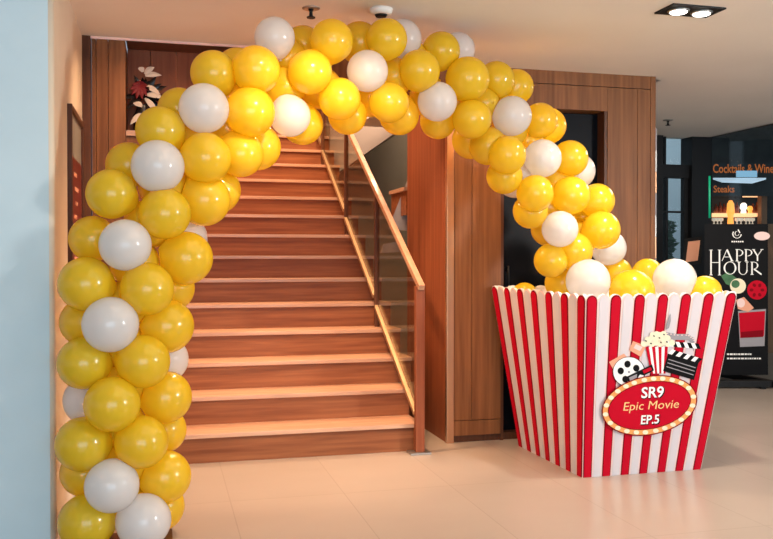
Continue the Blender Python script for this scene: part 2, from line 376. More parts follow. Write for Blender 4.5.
# ------------------------------------------------------------------ popcorn box
PB = [cam2w(1.072, 4.68), cam2w(1.79, 4.87), cam2w(1.60, 5.66), cam2w(.846, 5.48)]
TP = [cam2w(1.054, 4.535, .985), cam2w(1.947, 4.766, .992), cam2w(1.90, 5.80, 1.0), cam2w(.684, 5.584, 1.0)]
NSTR = 13
def corner_face(i, j):
    b0, b1, t0, t1 = PB[i].copy(), PB[j].copy(), TP[i], TP[j]
    nrm = ((b1-b0).cross(t0-b0)).normalized()
    def fr(s, t, off=0): return b0.lerp(b1, s).lerp(t0.lerp(t1, s), t) + nrm*off
    return fr, nrm
box = thing('popcorn_box', cam2w(1.3, 5.15), 'giant red and white striped popcorn box with an oval sign', 'box')
def stripe_panel(i, j, name, off=0):
    fr, nrm = corner_face(i, j); mb = MB()
    ws_ = 1/NSTR; prof = [(0, 0)]
    def arc(k, inset, n=8):                                          # round top of stripe k
        c = (k+.5)*ws_; r = ws_/2-inset; return [(c+r*math.cos(math.pi*m_/n), .985+(r*.98)*math.sin(math.pi*m_/n)) for m_ in range(n+1)]
    out = [(0, 0), (1, 0)]
    for k in range(NSTR-1, -1, -1):
        out += arc(k, 0) if k == NSTR-1 else arc(k, 0)[1:]
    ib = M['outline']; iw = M['board']; NR = 10
    def strip(k, ins, m, o, flip=False):
        a, b = k*ws_+ins, (k+1)*ws_-ins
        for r_ in range(NR):
            t0, t1 = r_/NR, (r_+1)/NR
            if r_ < NR-1: pts = [(a, t0), (b, t0), (b, t1), (a, t1)]
            else: pts = [(a, t0), (b, t0)] + arc(k, ins)
            mb.face([fr(s, t, o) for s, t in pts], m)
    for k in range(NSTR):
        strip(k, 0, ib, 0); strip(k, 0, iw, -.016)
        rim = [(k*ws_, .985), ] + arc(k, 0)[::-1]
        for p_, q_ in zip(rim, rim[1:]): mb.face([fr(*p_, 0), fr(*q_, 0), fr(*q_, -.016), fr(*p_, -.016)], iw)
        if k % 2 == 0: strip(k, .004, M['darkred'], .0016); strip(k, .012, M['red'], .0032)
        else: strip(k, .010, M['stripewhite'], .0024)
    for e in (0, 1): mb.face([fr(e, 0, 0), fr(e, .985, 0), fr(e, .985, -.016), fr(e, 0, -.016)], iw)
    mb.face([fr(0, 0, 0), fr(1, 0, 0), fr(1, 0, -.016), fr(0, 0, -.016)], iw)
    o = mb.build(name, box); return o, fr, nrm
fp, FR, FN = stripe_panel(0, 1, 'front_panel')
stripe_panel(3, 0, 'side_panel'); stripe_panel(1, 2, 'side_panel'); stripe_panel(2, 3, 'side_panel')
ctr = sum(TP, Vector())/4; ctrb = sum(PB, Vector())/4
ib_ = MB(); q = [PB[k].lerp(TP[k], .80).lerp(ctrb.lerp(ctr, .8), .05) for k in range(4)]
ib_.face(q, M['board']); ib_.face([p-Vector((0, 0, .01)) for p in q], M['board'])
for k in range(4): ib_.face([q[k], q[(k+1)%4], q[(k+1)%4]-Vector((0, 0, .01)), q[k]-Vector((0, 0, .01))], M['board'])
ib_.build('inner_shelf', box)
# printed sign and film motifs, laid out on the plane of the front panel
P0f = (PB[0]+PB[1]+TP[0]+TP[1])/4
def FF(u, v, off): return on_plane(u, v, P0f+FN*(off+.004), FN)
sg = MB(); SCX, SCY, ROT = 649.5, 405.5, -.20
def raised(mb, pts, m, o0, o1, frame=FF):
    a = [mb.bm.verts.new(frame(x, y, o1)) for x, y in pts]; b = [mb.bm.verts.new(frame(x, y, o0)) for x, y in pts]; i = mb.mi(m)
    mb.bm.faces.new(a).material_index = i
    for k in range(len(pts)): mb.bm.faces.new((a[k], a[(k+1)%len(pts)], b[(k+1)%len(pts)], b[k])).material_index = i
raised(sg, ellipse(SCX, SCY, 48.5, 29.5, ROT), M['darkred'], .0, .012)
sg.face([FF(x, y, .013) for x, y in ellipse(SCX, SCY, 47.3, 28.4, ROT)], M['gold'])
sg.face([FF(x, y, .0145) for x, y in ellipse(SCX, SCY, 42.2, 23.6, ROT)], M['darkred'])
sg.face([FF(x, y, .0155) for x, y in ellipse(SCX, SCY, 41.2, 22.7, ROT)], M['red'])
sign = sg.build('oval_sign', box); sign['label'] = 'red oval sign with an orange border of bulbs'
ring = ellipse(SCX, SCY, 44.8, 26, ROT, 240); cum = [0]
for k in range(240):
    a, b = ring[k], ring[(k+1) % 240]; cum.append(cum[-1]+math.hypot(b[0]-a[0], b[1]-a[1]))
nb = 24
for k in range(nb):
    t = cum[-1]*k/nb; j = max(i for i in range(240) if cum[i] <= t); bl = MB()
    raised(bl, ellipse(ring[j][0], ring[j][1], 2.9, 2.2, 0, 12), M['cream_print'], .0135, .0165)
    bl.build('bulb', sign)
for body, cx, cy, w_, h_, m, sh in (('SR9', 652.5, 392.3, 23, 11.2, 'whiteprint', .12), ('Epic Movie', 651, 406.5, 56, 11, 'yellowtext', .22), ('EP.5', 650, 419.5, 19, 9, 'whiteprint', .15)):
    r_ = -.055; lt = MB()
    if m == 'whiteprint':
        text_into(lt, body, FF, M['blackprint'], cx+.5, cy+.5, w_+1.4, h_+1.2, .0165, sh, .035, r_)
    text_into(lt, body, FF, M[m], cx, cy, w_, h_, .0175, sh, .02 if m == 'whiteprint' else 0, r_)
    lt.build('lettering', sign)
tr = MB()                                                            # film reel
raised(tr, ellipse(629, 372, 16.3, 15.3), M['blackprint'], .002, .004)
tr.face([FF(x, y, .005) for x, y in ellipse(628.8, 371.8, 15.5, 14.6)], M['whiteprint'])
for k in range(5):
    a = -1.75+k*2*math.pi/5
    tr.face([FF(x, y, .006) for x, y in ellipse(629+8.3*math.cos(a), 372+8*math.sin(a), 3.2, 3.5, 0, 14)], M['blackprint'])
tr.face([FF(x, y, .006) for x, y in ellipse(629, 372, 1.2, 1.2, 0, 8)], M['greyprint'])
tr.build('film_reel_print', box)
tk = MB()
for q in (((609, 362), (624, 353.5), (627, 357), (626, 361), (613, 369)), ((633, 341), (646, 346), (641, 357), (629, 350))):
    tk.face([FF(x, y, .0028) for x, y in q], M['peach'])
for q in (((636, 344), (642.5, 347), (640, 351), (633.5, 348)),): tk.face([FF(x, y, .0034) for x, y in q], M['outline'])
tk.build('cinema_ticket_print', box)
pc = MB()
cols = 7
for k in range(cols):
    a0, a1 = k/cols, (k+1)/cols
    X = lambda a, top: (645.5+22.5*a) if top else (651+14.5*a)
    pc.face([FF(X(a0, 1), 347, .0040), FF(X(a1, 1), 346, .0040), FF(X(a1, 0), 373.5, .0040), FF(X(a0, 0), 373.5, .0040)], M['red'] if k % 2 == 0 else M['whiteprint'])
rng = random.Random(3)
kern = [(644+k*4.0, 344-1.2*(k % 2)) for k in range(8)]+[(648+k*3.9, 339.5-1.5*(k % 2)) for k in range(6)]+[(653+k*3.6, 335-1*(k % 2)) for k in range(4)]
for n_, (x, y) in enumerate(kern): pc.face([FF(a, b, .0048+.00012*n_) for a, b in ellipse(x, y, 3.3, 2.9, rng.random(), 10)], M['cream_print'])
for n_, (x, y) in enumerate(((646, 341), (654, 336), (659.5, 338), (667, 342), (651, 343.5), (661, 342.5), (664, 334.5))): pc.face([FF(a, b, .0075) for a, b in ellipse(x, y, 1.0, .7, .6, 8)], M['blackprint'])
pc.build('popcorn_tub_print', box)
cb = MB()                                                            # clapperboard
cb.face([FF(x, y, .0042) for x, y in ((668, 353.5), (698.5, 363), (694, 380), (663, 371))], M['blackprint'])
for a in (.28, .48, .7):
    p = lambda t, s: (668+30.5*t-4.7*s, 353.5+9.5*t+17.2*s)
    cb.face([FF(*p(t, s), .005) for t, s in ((.06, a), (.95, a), (.95, a+.05), (.06, a+.05))], M['greyprint'])
for base, up, o in ((((668, 353.5), (698.5, 363)), (1.2, -5), .0050), (((670, 346.5), (701, 349)), (.4, -5.2), .0056)):
    (ax, ay), (bx_, by_) = base
    for k in range(8):
        t0, t1 = k/8, (k+1)/8; sk = .09 if o < .0055 else -.09
        q = [(ax+(bx_-ax)*t0, ay+(by_-ay)*t0), (ax+(bx_-ax)*t1, ay+(by_-ay)*t1), (ax+(bx_-ax)*(t1+sk)+up[0], ay+(by_-ay)*(t1+sk)+up[1]), (ax+(bx_-ax)*(t0+sk)+up[0], ay+(by_-ay)*(t0+sk)+up[1])]
        cb.face([FF(x, y, o) for x, y in q], M['blackprint'] if k % 2 else M['whiteprint'])
cb.build('clapperboard_print', box)
fs = MB()                                                            # curl of film
ctrl = [(666, 329), (670.5, 314), (668, 324), (666, 332), (676, 334), (688, 334), (694, 338), (695, 346)]
for k in range(3, 7):
    (ax, ay), (bx_, by_) = ctrl[k], ctrl[k+1]
    fs.face([FF(x, y, .0030) for x, y in ((ax, ay), (bx_, by_), (bx_-(1.5 if k > 4 else 0), by_+6), (ax-(1.5 if k > 5 else 0), ay+6))], M['greyprint'])
    for t in (.15, .5, .85): 
        x, y = ax+(bx_-ax)*t, ay+(by_-ay)*t; fs.face([FF(a, b, .0036) for a, b in ((x-.8, y+.6), (x+.8, y+.6), (x+.8, y+1.6), (x-.8, y+1.6))], M['outline'])
fs.face([FF(x, y, .0030) for x, y in ((670.5, 313.5), (671, 320), (669, 328), (665.5, 330), (667, 322))], M['greyprint'])
fs.build('film_strip_print', box)
gl = MB()                                                            # 3-D glasses
gl.face([FF(x, y, .0068) for x, y in ((627, 376.5), (652, 364.5), (654, 370.5), (644, 375.5), (640, 374.5), (637, 379), (628.5, 383))], M['blackprint'])
gl.face([FF(x, y, .0074) for x, y in ((642.5, 370.5), (650.8, 367), (652, 370), (644, 373.8))], M['red'])
gl.face([FF(x, y, .0074) for x, y in ((629, 377.5), (637, 374), (637, 377.5), (630, 381))], M['greyprint'])
gl.build('glasses_print', box)

# ------------------------------------------------------------------ balloons
# (x, y, radius) as seen, colour, row: F front, M middle, B tucked behind
LEFT, TOP_, RIGHT, INBOX = 'left leg', 'top', 'right leg', 'box'
WH = [ # white: x, y, r, row, nickname
 (143.4,521,27,'F','lowest white balloon of the left leg'),
 (111.9,485.6,26.5,'F','second lowest white balloon of the left leg'),
 (88,400,24,'B','pinkish white balloon at the wall edge'),
 (165,359.4,23,'B','white balloon peeking towards the lower steps'),
 (110.5,324.5,27.5,'F','third big white balloon up the left leg'),
 (125.3,245,25.5,'F','fourth big white balloon up the left leg'),
 (184,238,23,'B','white balloon sliver beside the steps'),
 (157.8,166.3,26,'F','fifth big white balloon up the left leg'),
 (204,108.4,24.7,'F','sixth big white balloon up the left leg'),
 (274.7,37.5,20,'M','white balloon on the upper left shoulder'),
 (290,116,20.5,'M','white balloon nearest the top steps'),
 (367.5,71,20.5,'F','middle white balloon of the arch top'),
 (402,39,19.5,'B','white balloon below the smoke detector'),
 (437.3,101.5,19.5,'F','white balloon above the copper corner trim'),
 (457.5,50,17.5,'B','white balloon peeking over the top'),
 (511.8,116,19.7,'F','large white balloon on the upper right curve'),
 (542.5,158.4,18.8,'F','upper white balloon of the right leg'),
 (577.5,171,17.5,'B','bluish white balloon against the black door'),
 (515,180,18,'B','white sliver under the right curve'),
 (560,229,18,'F','lower white balloon of the right leg'),
 (608.5,248,17.5,'B','white balloon at the right outer edge'),
]
YL = [(87,522,28,'M'),(164.6,476.5,26,'M'),(159,507,25,'B'),(141.4,442,26.3,'F'),(83,444,27,'M'),(85,472,24,'B'),(163,430,23,'B'),
 (112.2,404.3,27.5,'F'),(165.3,397,26,'M'),(143,361.5,26.5,'F'),(84,363,26,'M'),(147,289,26.5,'F'),(171.3,288,23,'B'),(166.5,326,27,'M'),
 (86,284,27,'M'),(84.5,322,24,'B'),(165,213.5,25.5,'F'),(186,258,26.5,'M'),(111.5,194,24.8,'M'),(92.6,239,23,'B'),(205.3,158,25.5,'F'),
 (128.8,165,22.5,'B'),(160.5,131,24.5,'M'),(217,190,23.5,'B'),(204,200,26,'M'),(213.5,73.5,22.8,'M'),(179.5,109.5,21.5,'B'),(256,70,24,'F'),
 (250,112,25,'F'),(237.8,70,22,'B'),(240.5,154,23,'M'),(257.8,147,23,'B'),(302.6,124.3,20.5,'B'),(303,46,20,'B'),(331.7,41,21.5,'F'),
 (310,72,22,'F'),(339.5,99,21,'F'),(347.5,115,19.5,'B'),(386.7,39.3,20.5,'F'),(389,102.5,20,'F'),(399,115,20,'B'),(419,71,21,'F'),
 (441,51,19,'M'),(467.5,79,22,'F'),(496,80,18.5,'M'),(516,87,17.5,'B'),(540,120.5,17.5,'M'),(548,126,18,'B'),(472,119,19.5,'F'),
 (438,121,18,'B'),(471,140,19,'B'),(507,155,19,'F'),(488,146,19,'M'),(570,158.5,18,'M'),(504.5,176,18,'M'),(535,193.5,18.5,'F'),
 (571,195.5,19,'F'),(597,201,17.5,'M'),(530.5,211,17.5,'M'),(601,230,19,'F'),(548,229,17,'B'),(551,260.5,17,'M'),(574,251,18.5,'F'),
 (562,283,17,'B'),(617,273,15,'B'),
 (359.5,43,21,'B'),(412,62,20,'B'),(283,88,22,'B'),(372,97,20,'B'),(321,88,21,'B'),(428,98,19,'B'),(455,102,19,'B'),(287,60,21,'B'),
 (525,166,18,'B'),(556,180,18,'B'),(548,207,17,'B'),(586,214,18,'B'),(580,238,17.5,'B'),(526,138,18,'B'),(495,108,18.5,'B'),(228,130,23,'B'),(230,98,22,'B'),(180,143,24,'B'),(186,180,24,'B')]
BX = [(588,281,22,'W',4.86,'large white balloon at the front left of the popcorn box'),
 (524.5,296,13.5,'Y',5.40,'yellow balloon low at the left rim of the popcorn box'),
 (541,303,15,'W',5.30,'barely visible white balloon behind the popcorn box\'s left rim'),
 (632,292,22.5,'Y',4.86,'shiny yellow balloon in the middle of the popcorn box front'),
 (647.5,274,15.5,'Y',5.22,'yellow balloon at the back of the popcorn box'),
 (674.7,280,21.3,'W',4.95,'large white balloon on the right of the popcorn box'),
 (705,292,16.3,'Y',4.91,'yellow balloon at the right rim of the popcorn box')]
def plane_d(u): return 4.293/(1-.66*(u-CX)/FPX)
OFF = {'F': -.10, 'M': 0, 'B': .09}
B_ = []
for x, y, r, row, nick in WH: B_.append(dict(u=x, v=y, r=r, row=row, c='W', nick=nick, d=plane_d(x)+OFF[row]))
for x, y, r, row in YL: B_.append(dict(u=x, v=y, r=r, row=row, c='Y', nick=None, d=plane_d(x)+OFF[row]))
for x, y, r, c, d, nick in BX: B_.append(dict(u=x, v=y, r=r, row='X', c=c, nick=nick, d=d))
for b in B_: b['d0'] = b['d']; b['r'] *= 1.005 if b['row'] != 'X' else 1.0
def place(b): b['p'] = pix(b['u'], b['v'], b['d']); b['R'] = b['r']*b['d']/FPX
for it in range(40):                                                 # neighbours nudge each other forward or back
    for b in B_: place(b)
    for i, a in enumerate(B_):
        for b in B_[i+1:]:
            dist = (a['p']-b['p']).length; ov = (a['R']+b['R'])*.84-dist
            if ov > 0:
                s = 1 if a['d0'] < b['d0'] or (a['d0'] == b['d0'] and i % 2) else -1
                if a['row'] != 'X': a['d'] -= s*ov*.12
                if b['row'] != 'X': b['d'] += s*ov*.12
    for b in B_: b['d'] += (b['d0']-b['d'])*.12
for b in B_:
    place(b)
    b['p'].x = max(b['p'].x, XL+.006+b['R']) ; b['p'].z = max(b['p'].z, b['R']*.96+.012)
core_px = [(118,535),(118,480),(116,400),(117,320),(135,250),(160,185),(205,130),(262,92),(320,80),(372,72),(430,82),(490,105),(530,150),(560,205),(572,250),(585,290)]
core = [pix(u, v, plane_d(u)) for u, v in core_px]
acc = 0
for a, c in zip(core, core[1:]):                                     # balloons deep in the garland, behind the rest
    n_ = max(1, int((c-a).length/.055))
    for k in range(n_):
        p = a.lerp(c, k/n_)+FWD*.05
        if p.z > .14 and all((o['p']-p).length > .135 for o in B_):
            d = (p-CAMP).dot(FWD); qv = p-CAMP
            B_.append(dict(u=CX+FPX*qv.dot(RGT)/d, v=CY-FPX*qv.dot(UPV)/d, r=.105*FPX/d, row='B', c='Y', nick=None, d=d, d0=d, p=p, R=.105))
ref_w = [b for b in B_ if b['c'] == 'W' and b['row'] != 'X']
used = set()
DIRS = ['right of', 'below right of', 'below', 'below left of', 'left of', 'above left of', 'above', 'above right of']
def yellow_label(b):
    tries = []
    for wv in sorted(ref_w, key=lambda q: (q['u']-b['u'])**2+(q['v']-b['v'])**2)[:5]:
        a = math.atan2(b['v']-wv['v'], b['u']-wv['u']); dn = DIRS[int(round(a/(math.pi/4))) % 8]
        tries.append((dn, wv['nick']))
    for dn, nk in tries:
        row = {'F': 'yellow balloon', 'M': 'yellow balloon', 'B': 'half hidden yellow balloon'}[b['row']]
        lb = f"{row} {dn} the {nk}"
        if lb not in used: used.add(lb); return lb
    return 'yellow balloon'
def seg_near(p):
    best = None
    for a, c in zip(core, core[1:]):
        t = max(0, min(1, (p-a).dot(c-a)/(c-a).length_squared)); q = a+(c-a)*t
        if best is None or (q-p).length < best[0]: best = ((q-p).length, q)
    return best[1]
def balloon(idx, b):
    R, p = b['R'], b['p']
    if b['row'] == 'X': ax = Vector((.1*math.sin(idx), .3, -1))
    else: ax = seg_near(p)-p
    if ax.length < .02: ax = RGT*0+FWD
    ax.normalize(); q = Vector((0, 0, -1)).rotation_difference(ax)
    lab = (b['nick'] if b['nick'] else None)
    if lab is None: lab = yellow_label(b)
    name = ('white' if b['c'] == 'W' else 'yellow')+'_balloon'
    root = None
    bm = bmesh.new(); bmesh.ops.create_uvsphere(bm, u_segments=40, v_segments=28, radius=1)
    nbs = []
    for o in B_:
        if o is b: continue
        dv = o['p']-p; dist = dv.length
        if dist < R*1.1+o['R']*1.1: nbs.append((dv.normalized(), (dist*dist+R*R-o['R']**2)/(2*dist)-.0012))
    for v in bm.verts:
        z = v.co.z; c = v.co.copy()
        if z < -.55: t = (-.55-z)/.45; c.z -= .10*t*t; k = 1-.10*t; c.x *= k; c.y *= k
        w_ = q @ (c*R)
        for nv, dd in nbs:
            h = w_.dot(nv)-dd
            if h > 0: w_ -= nv*h
        v.co = w_+p
        if v.co.z < .018: v.co.z = .018
        if v.co.x < XL+.004: v.co.x = XL+.004
    for f in bm.faces: f.smooth = True
    me = bpy.data.meshes.new(name); bm.to_mesh(me); bm.free()
    me.materials.append(M['white' if b['c'] == 'W' else 'yellow'])
    me.transform(Matrix.Translation(-p))
    o = bpy.data.objects.new(name, me); COL.objects.link(o); o.location = p; WORLD[o.name] = Matrix.Translation(p)
    tag(o, lab, 'balloon', 'balloons piled in the popcorn box' if b['row'] == 'X' else 'balloons of the arch')
    tip = p+ax*(R*1.17)
    if any((o['p']-tip).length < o['R']+.012 for o in B_ if o is not b) or tip.z < .03: return
    # knot: short rolled neck at the tied end
    T = Matrix.Translation(p) @ q.to_matrix().to_4x4()
    MB().lathe([(.006, -R*1.06), (.004, -R*1.115), (.008, -R*1.15), (.009, -R*1.17)], M['white' if b['c'] == 'W' else 'yellow'], n=8, T=T).build('knot', o)
for i, b in enumerate(B_): balloon(i, b)
cx_, cy_ = core[0].x, core[0].y
ab = MB().box(-.16, .22, -.10, .16, .0, .014, M['wood_dark']).build('arch_base', None, .004); ab.location = (cx_, cy_, 0)
tag(ab, 'flat dark base plate on the floor under the arch\'s left foot', 'base plate')

# ------------------------------------------------------------------ flower arrangement on the ledge
fl = thing('flower_arrangement', (-.10, YW+.13, 1.93), 'dark vase of red and pale flowers on the ledge at upper left', 'flowers')
fz = 1.93
MB().lathe([(.045, fz), (.06, fz+.03), (.062, fz+.10), (.04, fz+.15), (.05, fz+.17)], M['darkvase'], (-.10, YW+.13, 0), 18).build('vase', fl)
rngf = random.Random(5)
def leafblade(mb, base, d, ln, wd, m):
    d = d.normalized(); s_ = d.cross(Vector((0, -1, .2))).normalized(); up = Vector((0, -1, 0))
    prev = None; pts = []
    for k in range(6):
        t = k/5; c = base+d*(ln*t)+Vector((0, 0, -.03*t*t)); w_ = wd*math.sin(math.pi*(.1+.88*t)); pts.append((c-s_*w_, c+up*.004, c+s_*w_))
    for A_, B2 in zip(pts, pts[1:]):
        mb.face([A_[0], A_[1], B2[1], B2[0]], m); mb.face([A_[1], A_[2], B2[2], B2[1]], m)
fo = MB(); pl = MB(); top = Vector((-.10, YW+.12, fz+.17))
for k in range(26):
    a = rngf.uniform(0, 6.28); e = rngf.uniform(-.3, 1.2)
    d = Vector((math.cos(a)*math.cos(e)*.55, math.sin(a)*math.cos(e)*.5, math.sin(e)))
    leafblade(fo, top+Vector((0, 0, .05)), d, rngf.uniform(.10, .17), .018, M['darkvase'])
for a, z, ln in ((.35, .16, .10), (.9, .17, .09), (-.2, .1, .09), (1.9, .18, .06), (-.7, .03, .10), (.1, .05, .11), (-2.6, -.06, .08), (2.4, -.02, .07), (-2.2, -.12, .07)):
    leafblade(pl, top+Vector((.01*math.cos(a), -.055, z)), Vector((math.cos(a), -.2, math.sin(a))), ln, .017, M['paleleaf'])
fo.build('foliage', fl); pl.build('pale_leaves', fl)
for k, (dx, dz) in enumerate(((-.02, .10),)):
    pt = MB(); c = top+Vector((dx, -.06, dz))
    for ring_, n_ in ((.015, 5), (.032, 8), (.046, 10)):
        for j in range(n_):
            a = 2*math.pi*j/n_+ring_*40; leafblade(pt, c+Vector((0, .02-ring_*.3, 0)), Vector((math.cos(a), -.5, math.sin(a))), ring_*1.3, .014, M['redpetal'])
    pt.build('red_flower', fl)
# framed poster on the pale left wall
fm = thing('framed_poster', (XL, 4.5, 1.4), 'narrow dark framed poster on the pale wall behind the arch\'s left leg', 'poster')
ya, yb, z0, z1 = 4.30, 4.93, .95, 1.93
f_ = MB()
for a in ((ya, ya+.025, z0, z1), (yb-.025, yb, z0, z1), (ya+.025, yb-.025, z0, z0+.025), (ya+.025, yb-.025, z1-.025, z1)): f_.box(XL, XL+.022, *a, M['wood_dark'])
f_.build('frame', fm)
s1 = MB().box(XL, XL+.010, ya+.025, yb-.025, 1.70, z1-.025, M['grey_wall']); s1.box(XL, XL+.011, ya+.025, yb-.025, z0+.025, 1.70, mat('deep red print', (.16, .02, .015), .4))
for k in range(9):
    zz = 1.62-.07*k; s1.box(XL+.011, XL+.0125, ya+.20+.03*(k % 3), ya+.34+.04*((k*2) % 3), zz-.012, zz+.008, M['peach'])
s1.build('print', fm)

# ------------------------------------------------------------------ ceiling fittings
def sprinkler(p, label):
    t = thing('fire_sprinkler', (p.x, p.y, ZC), label, 'sprinkler', 'ceiling sprinklers')
    MB().lathe([(.035, ZC-.008), (.045, ZC-.004), (.045, ZC)], M['steel'], (p.x, p.y, 0), 16).build('escutcheon', t)
    MB().lathe([(.010, ZC-.045), (.008, ZC-.02), (.014, ZC-.008)], M['black'], (p.x, p.y, 0), 10).build('sprinkler_head', t)
    MB().lathe([(.022, ZC-.050), (.022, ZC-.045)], M['black'], (p.x, p.y, 0), 12).build('deflector', t)
def at_ceiling(u, v): return on_plane(u, v, Vector((0, 0, ZC)), Vector((0, 0, 1)))
sprinkler(at_ceiling(311, 8), 'dark ceiling sprinkler above the left of the arch top')
sprinkler(at_ceiling(668, 120), 'small ceiling sprinkler right of the timber block')
p = at_ceiling(381, 9)
sd = thing('smoke_detector', (p.x, p.y, ZC), 'white ceiling smoke detector above the arch top', 'detector')
MB().lathe([(.04, ZC-.03), (.055, ZC-.02), (.06, ZC)], M['ceil'], (p.x, p.y, 0), 20).build('body', sd)
MB().lathe([(.026, ZC-.040), (.032, ZC-.03)], M['black'], (p.x, p.y, 0), 16).build('sensor', sd)
p = at_ceiling(690, 10)
dl = thing('twin_downlight', (p.x, p.y, ZC), 'black recessed twin downlight in the ceiling at right', 'ceiling light')
TD = Matrix.Translation((p.x, p.y, 0)) @ Matrix.Rotation(0, 4, 'Z')
MB().box(-.15, .15, -.085, .085, ZC-.008, ZC, M['black'], TD).build('frame', dl, .002)
for s_ in (-.066, .066):
    c = TD @ Vector((s_, 0, 0))
    lm = MB().lathe([(.050, ZC-.016), (.056, ZC-.008)], M['steel'], (c.x, c.y, 0), 24).build('lamp_ring', dl)
    MB().lathe([(.040, ZC-.020), (.044, ZC-.016)], M['lampdisc'], (c.x, c.y, 0), 24).build('bulb', lm)
lamp('twin_downlight_beam', 'SPOT', (p.x, p.y, ZC-.05), 140, (1, .84, .66), .06, (p.x, p.y-.001, 0), None, 2.2, .9)

# ------------------------------------------------------------------ happy hour poster stand
DPS = 7.95
def PF(u, v, off): return pix(u, v, DPS-off)
PX0, PX1, PY0, PY1 = 704.5, 768, 224, 375
pc_ = pix(736, 380, DPS)
ps = thing('poster_stand', (pc_.x, pc_.y, 0), 'black roll-up happy hour drinks poster outside the bar', 'poster stand')
def slab(mb, u0, u1, v0, v1, o0, o1, m):
    q = [(u0, v0), (u1, v0), (u1, v1), (u0, v1)]; a = [PF(x, y, o1) for x, y in q]; b = [PF(x, y, o0) for x, y in q]
    mb.face(a, m); mb.face(b, m)
    for k in range(4): mb.face([a[k], a[(k+1) % 4], b[(k+1) % 4], b[k]], m)
m_ = MB(); slab(m_, PX0, PX1, PY0, PY1, 0, .006, M['blackprint']); m_.build('banner', ps)
m_ = MB(); T = Matrix.Translation((pc_.x, pc_.y, 0)) @ Matrix.Rotation(-YAW, 4, 'Z')
m_.box(-.31, .31, -.05, .05, .015, .07, M['black'], T); m_.box(-.24, -.20, -.09, .09, 0, .016, M['black'], T); m_.box(.20, .24, -.09, .09, 0, .016, M['black'], T)
m_.build('base', ps, .003)
def PP(pts, m, off, mb): mb.face([PF(x, y, off) for x, y in pts], m)
wp = M['whiteprint']; tx = MB()
def bar(x0, y0, x1, y1, w0): # stroke
    dx, dy = x1-x0, y1-y0; l = math.hypot(dx, dy); nx, ny = -dy/l*w0/2, dx/l*w0/2
    PP([(x0+nx, y0+ny), (x1+nx, y1+ny), (x1-nx, y1-ny), (x0-nx, y0-ny)], wp, .008, tx)
def arcs(cx, cy, a, b, w0, t0, t1, n=14):
    for k in range(n):
        A_ = t0+(t1-t0)*k/n; B2 = t0+(t1-t0)*(k+1)/n
        wa = w0*(.35+.65*abs(math.cos(A_))); wb_ = w0*(.35+.65*abs(math.cos(B2)))
        PP([(cx+(a-wa/2)*math.cos(A_), cy+(b-w0*.2)*math.sin(A_)), (cx+(a+wa/2)*math.cos(A_), cy+(b+w0*.2)*math.sin(A_)), (cx+(a+wb_/2)*math.cos(B2), cy+(b+w0*.2)*math.sin(B2)), (cx+(a-wb_/2)*math.cos(B2), cy+(b-w0*.2)*math.sin(B2))], wp, .008, tx)
PI = math.pi
def let_H(x, y0, y1, w_): bar(x, y0, x, y1, 1.5); bar(x+w_, y0, x+w_, y1, 1.5); bar(x, (y0+y1)/2, x+w_, (y0+y1)/2, .7); [bar(q-1.6, z, q+1.6, z, .6) for q in (x, x+w_) for z in (y0, y1)]
let_H(711, 250, 275, 8.5)
def let_A(x, y0, y1, w_): bar(x+w_/2, y0, x, y1, .7); bar(x+w_/2, y0, x+w_, y1, 1.6); bar(x+w_*.22, y0+(y1-y0)*.65, x+w_*.78, y0+(y1-y0)*.65, .6); bar(x+w_-1.5, y1, x+w_+1.5, y1, .6)
let_A(722, 249.5, 261, 10)
def let_P(x, y0, y1): bar(x, y0, x, y1, 1.5); arcs(x+1.5, y0+(y1-y0)*.28, 4.2, (y1-y0)*.28, 1.4, -PI/2, PI/2); bar(x-1.5, y1, x+1.7, y1, .6); bar(x-1.5, y0, x+1.5, y0, .6)
let_P(737, 249.5, 261); let_P(746, 249.5, 261)
bar(753.5, 249.5, 757.5, 256, 1.4); bar(762, 249.5, 757.5, 256, .7); bar(757.5, 256, 757.5, 261, 1.4); bar(752, 249.5, 755, 249.5, .6); bar(760.5, 249.5, 763.5, 249.5, .6)
arcs(730, 268, 5.6, 6.2, 1.7, 0, 2*PI, 24)
bar(739, 262, 739, 270, 1.5); bar(747, 262, 747, 270, .8); arcs(743, 270, 4, 4.6, 1.3, 0, PI); bar(737.3, 262, 741, 262, .6); bar(745.5, 262, 748.5, 262, .6)
let_P(752, 262, 274.5); bar(754, 269, 761.5, 274.5, 1.5)
tx.build('headline', ps); tx = MB()
arcs(737, 234, 4.2, 4.2, 1.2, .1, PI+.6); arcs(737, 233.5, 2, 2.2, .8, .4, PI+1.8); bar(738, 226.5+3, 740, 233, 1.1)   # cup mark
tx.build('emblem', ps); tx = MB()
for q_ in range(6): bar(731.5+2.1*q_, 241.6, 733+2.1*q_, 241.6, 1.3)
tx.build('emblem_caption', ps); tx = MB()
for x0, x1, y in ((727, 752, 354.2), (727, 762, 358.5)): 
    q_ = x0
    while q_ < x1-1:                                                 # too small to read: short pale dashes
        l_ = 1.2+(int(q_*7) % 3)*.9; bar(q_, y, min(q_+l_, x1), y, 1.6); q_ += l_+.7
    tx.build('small_print', ps); tx = MB()
art = MB()
PP(ellipse(762, 236, 8, 4.3, 0, 24)[0:24], M['outline'], .0075, art)
art.build('oval_badge', ps); art = MB()
PP([(721, 276), (728, 272), (738, 279), (736, 288), (726, 284)], M['leaf'], .0075, art)
PP(ellipse(738, 286, 8, 7.6, 0, 24), M['cream_print'], .0078, art); PP(ellipse(735.5, 284, 4.2, 4, 0, 16), M['leaf'], .0084, art)
art.build('lime_print', ps); art = MB()
PP(ellipse(757, 290, 9.8, 9.6, 0, 24), M['red'], .0078, art)
